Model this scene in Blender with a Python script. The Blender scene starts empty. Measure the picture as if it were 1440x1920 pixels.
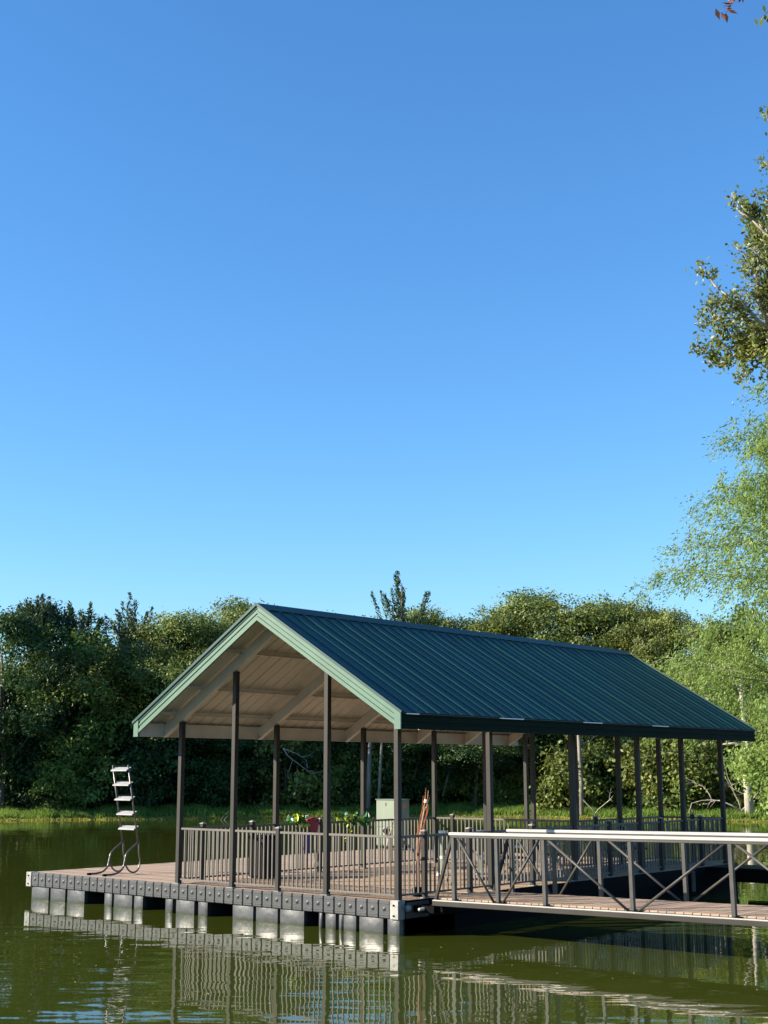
import bpy, math, random
import numpy as np
from mathutils import Vector, Matrix

R = math.radians
SC = bpy.context.scene
COL = SC.collection

# ------------------------------------------------------------------ camera
cam_d = bpy.data.cameras.new('camera')
cam = bpy.data.objects.new('camera', cam_d); COL.objects.link(cam)
yaw, pitch, roll, FPX = 0.7121015, 0.1941972, -0.00192, 2486.16
cam.location = (14.9924, -17.7255, 2.6889)
fwd = Vector((-math.sin(yaw)*math.cos(pitch), math.cos(yaw)*math.cos(pitch), math.sin(pitch)))
rgt = Vector((math.cos(yaw), math.sin(yaw), 0)); up = rgt.cross(fwd)
r2 = rgt*math.cos(roll)+up*math.sin(roll); u2 = -rgt*math.sin(roll)+up*math.cos(roll)
cam.rotation_euler = Matrix((r2, u2, -fwd)).transposed().to_euler()
cam_d.sensor_fit = 'VERTICAL'; cam_d.sensor_height = 36; cam_d.lens = 36*FPX/1920
cam_d.clip_start = 0.1; cam_d.clip_end = 5000
SC.camera = cam

# ------------------------------------------------------------------ light
SUN_DIR = Vector((-0.67, -0.74, 0.0)).normalized()
SUN_EL = R(23.5)
world = bpy.data.worlds.new('World'); SC.world = world; world.use_nodes = True
nt = world.node_tree; nt.nodes.clear()
sky = nt.nodes.new('ShaderNodeTexSky'); sky.sky_type = 'NISHITA'; sky.sun_disc = False
sky.sun_elevation = SUN_EL
sky.sun_rotation = math.atan2(SUN_DIR.x, SUN_DIR.y)
sky.air_density = 1.3; sky.dust_density = 0.0; sky.ozone_density = 8.0; sky.altitude = 100
bg = nt.nodes.new('ShaderNodeBackground'); bg.inputs[1].default_value = 0.098
wo = nt.nodes.new('ShaderNodeOutputWorld')
hsv = nt.nodes.new('ShaderNodeHueSaturation'); hsv.inputs['Saturation'].default_value = 1.07
nt.links.new(sky.outputs[0], hsv.inputs['Color']); nt.links.new(hsv.outputs[0], bg.inputs[0]); nt.links.new(bg.outputs[0], wo.inputs[0])
sl = bpy.data.lights.new('sun', 'SUN'); sl.energy = 5.0; sl.angle = R(0.53); sl.color = (1.0, 0.90, 0.74)
sun = bpy.data.objects.new('sun', sl); COL.objects.link(sun)
sd = Vector((SUN_DIR.x*math.cos(SUN_EL), SUN_DIR.y*math.cos(SUN_EL), math.sin(SUN_EL)))
sun.rotation_euler = sd.to_track_quat('Z', 'Y').to_euler(); sun.location = (-30, -30, 30)
SC.view_settings.view_transform = 'Standard'; SC.view_settings.look = 'None'
SC.view_settings.exposure = 1.3; SC.view_settings.gamma = 1; SC.view_settings.use_curve_mapping = False
SC.cycles.max_bounces = 8; SC.cycles.transparent_max_bounces = 8

# ------------------------------------------------------------------ materials
def mat(name, col, rough=0.6, metal=0.0, spec=0.5, var=0.0, scale=3.0, col2=None, bump=0.0, bscale=40.0,
        objvar=0.0, coat=0.0, stretch=(1, 1, 1), transl=0.0, leaf=False):
    m = bpy.data.materials.new(name); m.use_nodes = True
    n = m.node_tree; L = n.links; b = n.nodes['Principled BSDF']
    b.inputs['Roughness'].default_value = rough; b.inputs['Metallic'].default_value = metal
    b.inputs['Specular IOR Level'].default_value = spec
    b.inputs['Coat Weight'].default_value = coat; b.inputs['Coat Roughness'].default_value = 0.15
    col = (*col, 1)
    c2 = (*col2, 1) if col2 else tuple([x*(1-var) for x in col[:3]])+(1,)
    tc = n.nodes.new('ShaderNodeTexCoord'); mp = n.nodes.new('ShaderNodeMapping')
    mp.inputs['Scale'].default_value = stretch
    L.new(tc.outputs['Object'], mp.inputs[0])
    nz = n.nodes.new('ShaderNodeTexNoise'); nz.inputs['Scale'].default_value = scale; nz.inputs['Detail'].default_value = 5
    L.new(mp.outputs[0], nz.inputs['Vector'])
    rp = n.nodes.new('ShaderNodeValToRGB'); rp.color_ramp.elements[0].position = 0.32; rp.color_ramp.elements[1].position = 0.68
    rp.color_ramp.elements[0].color = c2; rp.color_ramp.elements[1].color = col
    L.new(nz.outputs[0], rp.inputs[0])
    out = rp.outputs[0]
    if leaf:
        at = n.nodes.new('ShaderNodeAttribute'); at.attribute_name = 'rnd'
        hs = n.nodes.new('ShaderNodeHueSaturation')
        mr = n.nodes.new('ShaderNodeMapRange'); mr.inputs[3].default_value = 0.5; mr.inputs[4].default_value = 1.5
        L.new(at.outputs['Fac'], mr.inputs[0]); L.new(mr.outputs[0], hs.inputs['Value'])
        L.new(out, hs.inputs['Color']); out = hs.outputs[0]
    if objvar:
        oi = n.nodes.new('ShaderNodeObjectInfo'); hs2 = n.nodes.new('ShaderNodeHueSaturation')
        mr2 = n.nodes.new('ShaderNodeMapRange'); mr2.inputs[3].default_value = 1-objvar; mr2.inputs[4].default_value = 1+objvar
        L.new(oi.outputs['Random'], mr2.inputs[0]); L.new(mr2.outputs[0], hs2.inputs['Value'])
        mr3 = n.nodes.new('ShaderNodeMapRange'); mr3.inputs[3].default_value = 0.5-objvar*0.06; mr3.inputs[4].default_value = 0.5+objvar*0.06
        ml = n.nodes.new('ShaderNodeMath'); ml.operation = 'FRACT'; mm = n.nodes.new('ShaderNodeMath'); mm.operation = 'MULTIPLY'; mm.inputs[1].default_value = 7.31
        L.new(oi.outputs['Random'], mm.inputs[0]); L.new(mm.outputs[0], ml.inputs[0]); L.new(ml.outputs[0], mr3.inputs[0]); L.new(mr3.outputs[0], hs2.inputs['Hue'])
        L.new(out, hs2.inputs['Color']); out = hs2.outputs[0]
    L.new(out, b.inputs['Base Color'])
    if bump:
        nb = n.nodes.new('ShaderNodeTexNoise'); nb.inputs['Scale'].default_value = bscale; nb.inputs['Detail'].default_value = 4
        L.new(mp.outputs[0], nb.inputs['Vector'])
        bp = n.nodes.new('ShaderNodeBump'); bp.inputs['Distance'].default_value = bump
        L.new(nb.outputs[0], bp.inputs['Height']); L.new(bp.outputs[0], b.inputs['Normal'])
    if transl:
        tr = n.nodes.new('ShaderNodeBsdfTranslucent'); mx = n.nodes.new('ShaderNodeMixShader'); mx.inputs[0].default_value = transl
        hs4 = n.nodes.new('ShaderNodeHueSaturation'); hs4.inputs['Value'].default_value = 1.3; hs4.inputs['Hue'].default_value = 0.485
        L.new(out, hs4.inputs['Color']); L.new(hs4.outputs[0], tr.inputs[0])
        L.new(b.outputs[0], mx.inputs[1]); L.new(tr.outputs[0], mx.inputs[2]); L.new(mx.outputs[0], n.nodes['Material Output'].inputs[0])
    return m

M = dict(
    bronze=mat('dark_bronze_paint', (0.042, 0.038, 0.033), 0.5, spec=0.15, var=0.25, scale=2, bump=0.0004, bscale=90),
    bronze_rail=mat('rail_bronze_paint', (0.14, 0.127, 0.108), 0.45, spec=0.2, var=0.2, scale=4),
    cap=mat('pale_cap', (0.30, 0.29, 0.27), 0.4, var=0.3),
    plate=mat('galvanised_plate', (0.30, 0.29, 0.27), 0.45, metal=0.2, var=0.35, scale=9),
    alu=mat('aluminium', (0.42, 0.405, 0.37), 0.38, metal=0.25, var=0.15, scale=3, stretch=(1, 6, 6)),
    step=mat('ribbed_step', (0.34, 0.335, 0.32), 0.5, var=0.2, scale=8),
    alu_grey=mat('weathered_aluminium', (0.062, 0.058, 0.051), 0.5, spec=0.3, var=0.3, scale=6),
    deck=mat('composite_deck_board', (0.395, 0.275, 0.185), 0.7, spec=0.3, col2=(0.27, 0.195, 0.13), scale=2.2, stretch=(0.5, 8, 8), objvar=0.16, bump=0.0012, bscale=30),
    hdpe=mat('grey_plastic_block', (0.046, 0.047, 0.048), 0.45, var=0.3, scale=5, objvar=0.12, bump=0.0015, bscale=25),
    hdpe_float=mat('grey_plastic_float', (0.054, 0.055, 0.057), 0.38, var=0.45, scale=2.6, objvar=0.08, bump=0.01, bscale=5),
    black=mat('black_recess', (0.012, 0.012, 0.013), 0.7, var=0.3),
    roofgreen=mat('green_roof_paint', (0.007, 0.050, 0.044), 0.45, spec=0.3, var=0.12, scale=1.2, bump=0.0012, bscale=5, objvar=0.12),
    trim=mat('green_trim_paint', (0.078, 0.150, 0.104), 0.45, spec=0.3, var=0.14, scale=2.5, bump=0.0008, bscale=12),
    trim_shade=mat('green_trim_shaded', (0.004, 0.013, 0.008), 0.6, spec=0.05, var=0.2, scale=2.5),  # same green trim, with the shade of the eave sides put into the colour
    soffit=mat('cream_sheet', (0.57, 0.53, 0.46), 0.55, var=0.12, scale=1.5),
    beam=mat('primed_steel_beam', (0.59, 0.545, 0.475), 0.55, var=0.18, scale=2.5),
    white=mat('white_plastic', (0.8, 0.79, 0.75), 0.4, var=0.1),
    chrome=mat('steel_tube', (0.13, 0.12, 0.11), 0.35, metal=0.6, var=0.2),
    cabinet=mat('pale_green_cabinet', (0.155, 0.19, 0.13), 0.5, var=0.12, scale=2),
    orange=mat('orange_label', (0.55, 0.18, 0.05), 0.5, var=0.2),
    blacksteel=mat('black_plastic_and_shade', (0.005, 0.005, 0.005), 0.7, spec=0.05, var=0.3),  # black parts; also painted shade on the gangway side of the dock
    brownbin=mat('dark_brown_panel', (0.014, 0.009, 0.008), 0.6, spec=0.15, var=0.3),
    rust=mat('rust_orange_stem', (0.42, 0.12, 0.035), 0.55, col2=(0.22, 0.07, 0.03), scale=6),
    palestem=mat('pale_stem', (0.62, 0.46, 0.33), 0.6, var=0.3, scale=8),
    gleaf=mat('glossy_green', (0.03, 0.22, 0.05), 0.25, col2=(0.015, 0.10, 0.03), scale=6),
    yleaf=mat('glossy_yellow', (0.72, 0.75, 0.10), 0.28, col2=(0.40, 0.50, 0.05), scale=6),
    redcloth=mat('red_fabric', (0.33, 0.012, 0.025), 0.4, var=0.5, scale=9),
    purple=mat('purple_fabric', (0.10, 0.04, 0.30), 0.5, var=0.4, scale=9),
    bark=mat('bark', (0.13, 0.10, 0.075), 0.85, col2=(0.06, 0.045, 0.035), scale=5, stretch=(1, 1, 0.25), bump=0.02, bscale=14),
    palebark=mat('pale_bark', (0.50, 0.45, 0.37), 0.8, col2=(0.26, 0.22, 0.17), scale=4, stretch=(1, 1, 0.3), bump=0.01, bscale=18),
    greybark=mat('grey_bark', (0.26, 0.225, 0.18), 0.85, col2=(0.13, 0.11, 0.085), scale=4, stretch=(1, 1, 0.3), bump=0.01, bscale=18),
    leaf_dark_shade=mat('leaf_dark_green_shaded', (0.042, 0.085, 0.018), 0.5, col2=(0.020, 0.050, 0.013), scale=0.9, objvar=0.18, transl=0.28, leaf=True, spec=0.35),  # dark green leaves, darkened further to put the bank's shade into the colour
    leaf_olive=mat('leaf_olive', (0.175, 0.205, 0.040), 0.5, col2=(0.085, 0.125, 0.026), scale=0.8, objvar=0.16, transl=0.3, leaf=True, spec=0.35),
    leaf_lime=mat('leaf_bright_green', (0.16, 0.215, 0.04), 0.5, col2=(0.085, 0.14, 0.028), scale=0.9, objvar=0.16, transl=0.32, leaf=True, spec=0.35),
    leaf_blue=mat('leaf_bluish', (0.075, 0.12, 0.06), 0.55, col2=(0.045, 0.08, 0.04), scale=1.2, objvar=0.1, transl=0.2, leaf=True, spec=0.3),
    leaf_willow=mat('leaf_willow', (0.23, 0.31, 0.065), 0.5, col2=(0.16, 0.25, 0.06), scale=0.6, transl=0.45, leaf=True, spec=0.35),
    leaf_oak=mat('leaf_oak', (0.19, 0.215, 0.05), 0.45, col2=(0.11, 0.15, 0.035), scale=2.0, transl=0.42, leaf=True, spec=0.45),
    leaf_dead=mat('leaf_dead_brown', (0.34, 0.15, 0.075), 0.6, col2=(0.20, 0.08, 0.05), scale=6.0, transl=0.25, leaf=True),
    grass=mat('grass_blade', (0.17, 0.275, 0.04), 0.6, col2=(0.11, 0.18, 0.03), scale=0.5, transl=0.35, leaf=True, spec=0.25),
    grass_yellow=mat('yellow_grass_blade', (0.36, 0.34, 0.06), 0.6, col2=(0.20, 0.22, 0.04), scale=0.6, transl=0.35, leaf=True, spec=0.25),
    soil=mat('bank_soil', (0.085, 0.095, 0.03), 0.9, col2=(0.055, 0.06, 0.025), scale=0.4, bump=0.03, bscale=3),
)

def water_mat():
    m = bpy.data.materials.new('lake_water'); m.use_nodes = True
    n = m.node_tree; L = n.links; b = n.nodes['Principled BSDF']
    b.inputs['Roughness'].default_value = 0.012; b.inputs['IOR'].default_value = 1.333
    tc = n.nodes.new('ShaderNodeTexCoord')
    nz = n.nodes.new('ShaderNodeTexNoise'); nz.inputs['Scale'].default_value = 0.12; nz.inputs['Detail'].default_value = 3
    L.new(tc.outputs['Object'], nz.inputs['Vector'])
    rp = n.nodes.new('ShaderNodeValToRGB')
    rp.color_ramp.elements[0].color = (0.033, 0.042, 0.0052, 1); rp.color_ramp.elements[1].color = (0.045, 0.056, 0.0070, 1)
    L.new(nz.outputs[0], rp.inputs[0]); L.new(rp.outputs[0], b.inputs['Base Color'])
    def noise(scale, sx, sy, rot, detail=2):
        m0 = n.nodes.new('ShaderNodeMapping'); m0.inputs['Rotation'].default_value = (0, 0, rot)
        L.new(tc.outputs['Object'], m0.inputs[0])
        mp = n.nodes.new('ShaderNodeMapping'); mp.inputs['Scale'].default_value = (sx, sy, 1); L.new(m0.outputs[0], mp.inputs[0])
        q = n.nodes.new('ShaderNodeTexNoise'); q.inputs['Scale'].default_value = scale; q.inputs['Detail'].default_value = detail
        L.new(mp.outputs[0], q.inputs['Vector']); return q.outputs[0]
    # small wavelets, stronger in gusty patches of open water
    gust = n.nodes.new('ShaderNodeMapRange'); gust.inputs[1].default_value = 0.42; gust.inputs[2].default_value = 0.62
    gust.inputs[3].default_value = 0.35; gust.inputs[4].default_value = 1.5
    L.new(noise(0.09, 1, 1, 0.3), gust.inputs[0])
    a = n.nodes.new('ShaderNodeBump'); a.inputs['Distance'].default_value = 0.0090
    h1 = n.nodes.new('ShaderNodeMath'); h1.operation = 'MULTIPLY'
    L.new(noise(0.85, 0.9, 1.7, -0.65, 2), h1.inputs[0]); L.new(gust.outputs[0], h1.inputs[1]); L.new(h1.outputs[0], a.inputs['Height'])
    c = n.nodes.new('ShaderNodeBump'); c.inputs['Distance'].default_value = 0.00045
    L.new(noise(4.5, 0.9, 1.8, -0.8, 2), c.inputs['Height']); L.new(a.outputs[0], c.inputs['Normal'])
    L.new(c.outputs[0], b.inputs['Normal'])
    return m
M['water'] = water_mat()
def waterline(m, z0=0.02, z1=0.085, col=(0.022, 0.026, 0.010)):
    n = m.node_tree; L = n.links; b = n.nodes['Principled BSDF']; src = b.inputs['Base Color'].links[0].from_socket
    g = n.nodes.new('ShaderNodeNewGeometry'); sp = n.nodes.new('ShaderNodeSeparateXYZ'); L.new(g.outputs['Position'], sp.inputs[0])
    nz = n.nodes.new('ShaderNodeTexNoise'); nz.inputs['Scale'].default_value = 3; nz.inputs['Detail'].default_value = 6; L.new(g.outputs['Position'], nz.inputs['Vector'])
    ad = n.nodes.new('ShaderNodeMath'); ad.operation = 'MULTIPLY_ADD'; ad.inputs[1].default_value = -0.12; L.new(nz.outputs[0], ad.inputs[0]); L.new(sp.outputs[2], ad.inputs[2])
    mr = n.nodes.new('ShaderNodeMapRange'); mr.inputs[1].default_value = z0-.06; mr.inputs[2].default_value = z1-.06; mr.inputs[3].default_value = 1; mr.inputs[4].default_value = 0
    L.new(ad.outputs[0], mr.inputs[0]); mx = n.nodes.new('ShaderNodeMix'); mx.data_type = 'RGBA'
    L.new(mr.outputs[0], mx.inputs[0]); L.new(src, mx.inputs[6]); mx.inputs[7].default_value = (*col, 1); L.new(mx.outputs[2], b.inputs['Base Color'])
waterline(M['hdpe_float'])

# ------------------------------------------------------------------ mesh helpers
class MB:
    def __init__(s): s.v = []; s.f = []; s.mi = []
    def add(s, vs, fs, mi=0):
        o = len(s.v); s.v += [tuple(q) for q in vs]; s.f += [tuple(i+o for i in f) for f in fs]; s.mi += [mi]*len(fs)
    def box(s, x0, x1, y0, y1, z0, z1, mi=0):
        s.add([(x0, y0, z0), (x1, y0, z0), (x1, y1, z0), (x0, y1, z0), (x0, y0, z1), (x1, y0, z1), (x1, y1, z1), (x0, y1, z1)],
              [(0, 3, 2, 1), (4, 5, 6, 7), (0, 1, 5, 4), (1, 2, 6, 5), (2, 3, 7, 6), (3, 0, 4, 7)], mi)
        return s
    def bbox(s, x0, x1, y0, y1, z0, z1, c=0.01, mi=0):
        # box with chamfered vertical and top edges (octagonal plan, inset top and bottom)
        def ring(i, z): return [(x0+i+c, y0+i, z), (x1-i-c, y0+i, z), (x1-i, y0+i+c, z), (x1-i, y1-i-c, z), (x1-i-c, y1-i, z), (x0+i+c, y1-i, z), (x0+i, y1-i-c, z), (x0+i, y0+i+c, z)]
        rs = ring(c*.7, z0)+ring(0, z0+c)+ring(0, z1-c)+ring(c*.7, z1)
        fs = [tuple(range(7, -1, -1)), tuple(range(24, 32))]
        for k in range(3):
            for i in range(8):
                j = (i+1) % 8; fs.append((k*8+i, k*8+j, k*8+8+j, k*8+8+i))
        s.add(rs, fs, mi); return s
    def bar(s, a, b, w, h, upv=(0, 0, 1), mi=0):
        a = Vector(a); b = Vector(b); d = (b-a).normalized(); U = Vector(upv); S = d.cross(U).normalized(); U = S.cross(d)
        S *= w/2; U *= h/2; vs = []
        for p in (a, b): vs += [p-S-U, p+S-U, p+S+U, p-S+U]
        s.add(vs, [(0, 1, 2, 3), (7, 6, 5, 4), (0, 4, 5, 1), (1, 5, 6, 2), (2, 6, 7, 3), (3, 7, 4, 0)], mi); return s
    def tube(s, pts, rad, n=6, mi=0, caps=True):
        pts = [Vector(p) for p in pts]; k = len(pts)
        if not hasattr(rad, '__len__'): rad = [rad]*k
        base = len(s.v); ref = Vector((0.31, 0.17, 0.93)); vs = []; prevU = None
        for i, p in enumerate(pts):
            d = (pts[min(i+1, k-1)]-pts[max(i-1, 0)]).normalized()
            if prevU is None:
                U = d.orthogonal().normalized()
            else:
                U = (prevU-d*prevU.dot(d)).normalized()
            prevU = U; W = d.cross(U)
            for j in range(n):
                t = 2*math.pi*j/n; vs.append(p+(U*math.cos(t)+W*math.sin(t))*rad[i])
        fs = []
        for i in range(k-1):
            for j in range(n):
                q = (j+1) % n; fs.append((i*n+j, i*n+q, i*n+n+q, i*n+n+j))
        if caps: fs.append(tuple(range(n-1, -1, -1))); fs.append(tuple(range((k-1)*n, k*n)))
        s.add(vs, fs, mi); return s
    def mesh(s, name, mats, smooth=False):
        me = bpy.data.meshes.new(name); me.from_pydata(s.v, [], s.f)
        for m in (mats if isinstance(mats, (list, tuple)) else [mats]): me.materials.append(m)
        if any(s.mi): me.polygons.foreach_set('material_index', s.mi)
        if smooth: me.polygons.foreach_set('use_smooth', [True]*len(me.polygons))
        me.update(); return me
    def build(s, name, mats, parent=None, loc=(0, 0, 0), smooth=False):
        return place(name, s.mesh(name, mats, smooth), parent, loc)

def place(name, me, parent=None, loc=(0, 0, 0), rot=None, scale=None):
    o = bpy.data.objects.new(name, me); COL.objects.link(o); o.location = loc
    if rot: o.rotation_euler = rot
    if scale: o.scale = scale
    if parent is not None: o.parent = parent
    return o
def tag(o, label, cat, group=None):
    o['label'] = label; o['category'] = cat
    if group: o['group'] = group
    return o
def thing(name, label, cat, loc=(0, 0, 0), rz=0, group=None, scale=None):
    o = bpy.data.objects.new(name, None); COL.objects.link(o); o.location = loc; o.rotation_euler = (0, 0, rz)
    o.empty_display_size = 0.3
    if scale: o.scale = scale
    return tag(o, label, cat, group)
def struct(o): o['kind'] = 'structure'; return o
def stuff(o): o['kind'] = 'stuff'; return o

# ------------------------------------------------------------------ ground and water
VX, VY = 14.9924, -17.7255
def polar(az, D): a = R(az); return VX-math.sin(a)*D, VY+math.cos(a)*D
shore = [polar(*q) for q in ((62, 83), (56.7, 82), (54.5, 82), (52, 82.3), (50, 82.5), (48, 82.8), (46, 83), (44, 83), (41, 83), (38, 83.2), (34.5, 83), (32, 81), (30, 79.5), (28, 78.5),
                             (26, 78), (24.4, 76), (23.6, 62), (22.2, 46), (18, 33), (14, 25), (8, 19.4))]
shore += [(14.8, -6), (15.5, -12), (13.6, -15.7), (5, -20), (-10, -25), (-30, -28), (-52, -22), (-70, -8), (-71, 6), (-62, 15)]
LC = (-20.0, 12.0)
ang = sorted(((math.atan2(y-LC[1], x-LC[0]), math.hypot(x-LC[0], y-LC[1])) for x, y in shore))
AA = np.array([a for a, _ in ang]); RR = np.array([r for _, r in ang])
AA = np.concatenate([AA[-3:]-2*math.pi, AA, AA[:3]+2*math.pi]); RR = np.concatenate([RR[-3:], RR, RR[:3]])
def shore_r(t): return np.interp(t, AA, RR)
OFF = [-12, -5, -2, -0.8, 0, 0.5, 1.5, 3, 5, 8, 12, 25, 60, 150, 400, 1500]
ZZ = [-2.2, -1.6, -0.9, -0.3, 0.0, 0.10, 0.24, 0.42, 0.55, 0.72, 1.0, 1.8, 3.6, 6.0, 8, 8]
def ground_z(x, y):
    t = math.atan2(y-LC[1], x-LC[0]); return float(np.interp(math.hypot(x-LC[0], y-LC[1])-shore_r(t), OFF, ZZ))
def ground():
    NT = 720; rnd = np.random.RandomState(3)
    mb = MB(); mb.v.append((LC[0], LC[1], -2.4))
    wob = np.cumsum(rnd.normal(0, .12, NT)); wob -= np.linspace(wob[0], wob[-1], NT)
    for k, (o, z) in enumerate(zip(OFF, ZZ)):
        for i in range(NT):
            t = -math.pi+2*math.pi*i/NT; r = float(shore_r(t))+o+(wob[i]*.12 if -1 < o < 10 else 0)
            zz = z+(rnd.normal(0, .05) if 1 < o < 20 else 0)
            mb.v.append((LC[0]+math.cos(t)*r, LC[1]+math.sin(t)*r, zz))
    for i in range(NT):
        j = (i+1) % NT; mb.f.append((0, 1+i, 1+j)); mb.mi.append(0)
        for k in range(len(OFF)-1):
            a = 1+k*NT; b = a+NT; mb.f.append((a+i, b+i, b+j, a+j)); mb.mi.append(0)
    struct(mb.build('ground', M['soil'], smooth=True))
ground()
wmb = MB(); NW = 96
wmb.v = [(LC[0]+110*math.cos(2*math.pi*i/NW), LC[1]+110*math.sin(2*math.pi*i/NW), 0.0) for i in range(NW)]; wmb.f = [tuple(range(NW))]; wmb.mi = [0]
struct(wmb.build('water', M['water']))

# ------------------------------------------------------------------ the floating dock
ZD = 0.562; XL = -10.673; X1, XA, XB = -5.775, -4.11, -1.665
YS = [0.0, 2.663, 5.473, 8.085, 10.055, 11.995]; YE = 12.46
XR_, YF_ = 0.045, -0.045     # outer faces of the dock
dock = thing('floating_dock', 'wide floating dock of brown boards on grey plastic floats under the pavilion', 'dock')
# deck boards, run parallel to the front edge
bw = 0.139; n = int((YE+0.03)/bw)
plank = MB().bbox(XL+0.06, XR_-0.035, 0.003, bw-0.004, -0.03, 0.0, 0.004).mesh('deck_plank', M['deck'])
for i in range(n):
    place('deck_plank', plank, dock, (0, YF_+0.08+i*(YE-0.04)/n, ZD+random.uniform(-.0015, .0015)))
MB().box(XL+0.08, XR_-0.06, 0.03, YE-.03, ZD-0.22, ZD-0.04).build('subframe', M['black'], dock)
# edging blocks along the front
x0, x1 = XL+0.19, XR_-0.20; nb = 40; w = (x1-x0)/nb
blk = MB().bbox(0.006, w-0.006, 0, 0.08, 0, 0.288, 0.012)
blk.add([(w/2-.035, -.002, .15-.035), (w/2+.035, -.002, .15-.035), (w/2+.035, -.002, .15+.035), (w/2-.035, -.002, .15+.035), (w/2, .0-.022, .15)],
        [(0, 1, 4), (1, 2, 4), (2, 3, 4), (3, 0, 4)])
for zz in (0.045, 0.235): blk.bbox(0.02, w-0.02, -0.008, 0.01, zz, zz+0.012, 0.003)
blk = blk.mesh('edge_block', M['hdpe'])
for i in range(nb):
    place('edge_block', blk, dock, (x0+i*w, YF_+random.uniform(-.003, .003), ZD-0.29+random.uniform(-.002, .002)))
for xx in (XL, XR_-0.195):
    c = MB().bbox(xx, xx+.19, YF_-.012, YF_+.17, ZD-.30, ZD+.006, .008)
    c = c.build('corner_plate', M['plate'], dock)
    b = MB()
    for zz in (ZD-.07, ZD-.24): b.tube([(xx+.09, YF_-.010, zz), (xx+.09, YF_-.026, zz)], .017, 8)
    b.build('bolt', M['blacksteel'], c)
MB().box(XR_-.035, XR_, YF_+.172, YE, ZD-.30, ZD-.004).build('side_fascia', M['blacksteel'], dock)  # blacker than the opposite fascia: this side's shade is in the colour
MB().box(XL, XL+.04, YF_+.172, YE, ZD-.30, ZD-.004).build('side_fascia', M['hdpe'], dock)
MB().box(XL+.04, XR_-.036, YE-.03, YE, ZD-.30, ZD-.004).build('rear_fascia', M['hdpe'], dock)
MB().bbox(-.01, .02, YF_+.172, YE, -.25, ZD-.301, .004).build('side_shade_sheet', M['blacksteel'], dock)  # added black sheet standing in for shade between deck and water
# floats under the front edge: (list of faces between notches)
groups = [[(-10.49, -9.87), (-9.80, -9.28), (-9.20, -8.61)], [(-7.93, -7.69), (-7.62, -7.04), (-6.97, -6.70)],
          [(-6.0, -5.79), (-5.68, -5.15), (-5.03, -4.77)], [(-4.06, -3.51), (-3.43, -2.87), (-2.80, -2.20)],
          [(-1.83, -1.75), (-1.67, -1.43), (-1.35, -1.26), (-1.24, -0.95), (-0.87, -0.33), (-0.23, 0.03)]]
def float_face(mb, xa, xb, z0, z1, y):
    # gently bulged front face
    nx, nz = 8, 8; vs = []
    for j in range(nz+1):
        for i in range(nx+1):
            u, v = i/nx, j/nz; bul = 0.022*math.sin(math.pi*u)**.6*math.sin(math.pi*v)**.6 if 0 < i < nx and 0 < j < nz else 0
            vs.append((xa+(xb-xa)*u, y-bul, z0+(z1-z0)*v))
    mb.add(vs, [(j*(nx+1)+i, j*(nx+1)+i+1, (j+1)*(nx+1)+i+1, (j+1)*(nx+1)+i) for j in range(nz) for i in range(nx)])
for g in groups:
    core = MB().box(g[0][0]+.01, g[-1][1]-.01, YF_+.12, 1.5, -.25, ZD-.301).build('float', M['black'], dock)
    for a, b in g:
        m = MB(); m.box(a, b, YF_+.03, YF_+.119, -.25, ZD-.302); float_face(m, a, b, -.25, ZD-.302, YF_+.028)
        o = m.build('float_panel', M['hdpe_float'], core)
        o.data.polygons.foreach_set('use_smooth', [i >= 6 for i in range(len(o.data.polygons))])
fl = MB().bbox(0, 1.25, 0, 1.8, -.25, ZD-.302, .03).mesh('float', M['hdpe_float'])
for i in range(6):
    for k in range(5):
        place('float', fl, dock, (XR_-1.28-k*2.3, 1.75+i*1.85 if i < 5 else 10.6, 0))
# ------------------------------------------------------------------ pavilion
RX = -2.887; SLOPE = 0.5965; ZR = 5.765; EX0, EX1 = -6.383, 0.608; RY0, RY1 = -0.61, 12.53
def roofz(x): return ZR-abs(x-RX)*SLOPE
pav = thing('pavilion', 'open pavilion with ribbed dark green gable roof standing on slim dark posts', 'pavilion')
PW = 0.098
def post(x, y, top):
    cx, cy = x-0.055, y+0.055
    if x == X1: cx = x+0.055
    p = MB().bbox(cx-PW/2, cx+PW/2, cy-PW/2, cy+PW/2, ZD+.012, top, .005).build('post', M['bronze'], pav)
    MB().bbox(cx-.085, cx+.085, cy-.085, cy+.085, ZD+.001, ZD+.013, .003).build('base_plate', M['plate'], p)
    return p
tall = [(X1, 0), (XA, 0), (XB, 0), (0, 0)]
for yi in (1, 2): tall += [(X1, YS[yi]), (0, YS[yi])]
tall += [(X1, YS[3]), (XA, YS[3]), (XB, YS[3]), (0, YS[3]), (XA, YS[4]), (XB, YS[4]), (0, YS[4]), (X1, YS[5]), (XA, YS[5]), (XB, YS[5]), (0, YS[5])]
for x, y in tall:
    cx = x+0.055 if x == X1 else x-0.055
    post(x, y, roofz(cx)-.37)
roof = MB(); NRIB = 42; pitch = (RY1-RY0)/NRIB
roof_e = bpy.data.objects.new('roof', None); COL.objects.link(roof_e); roof_e.parent = pav
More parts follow.
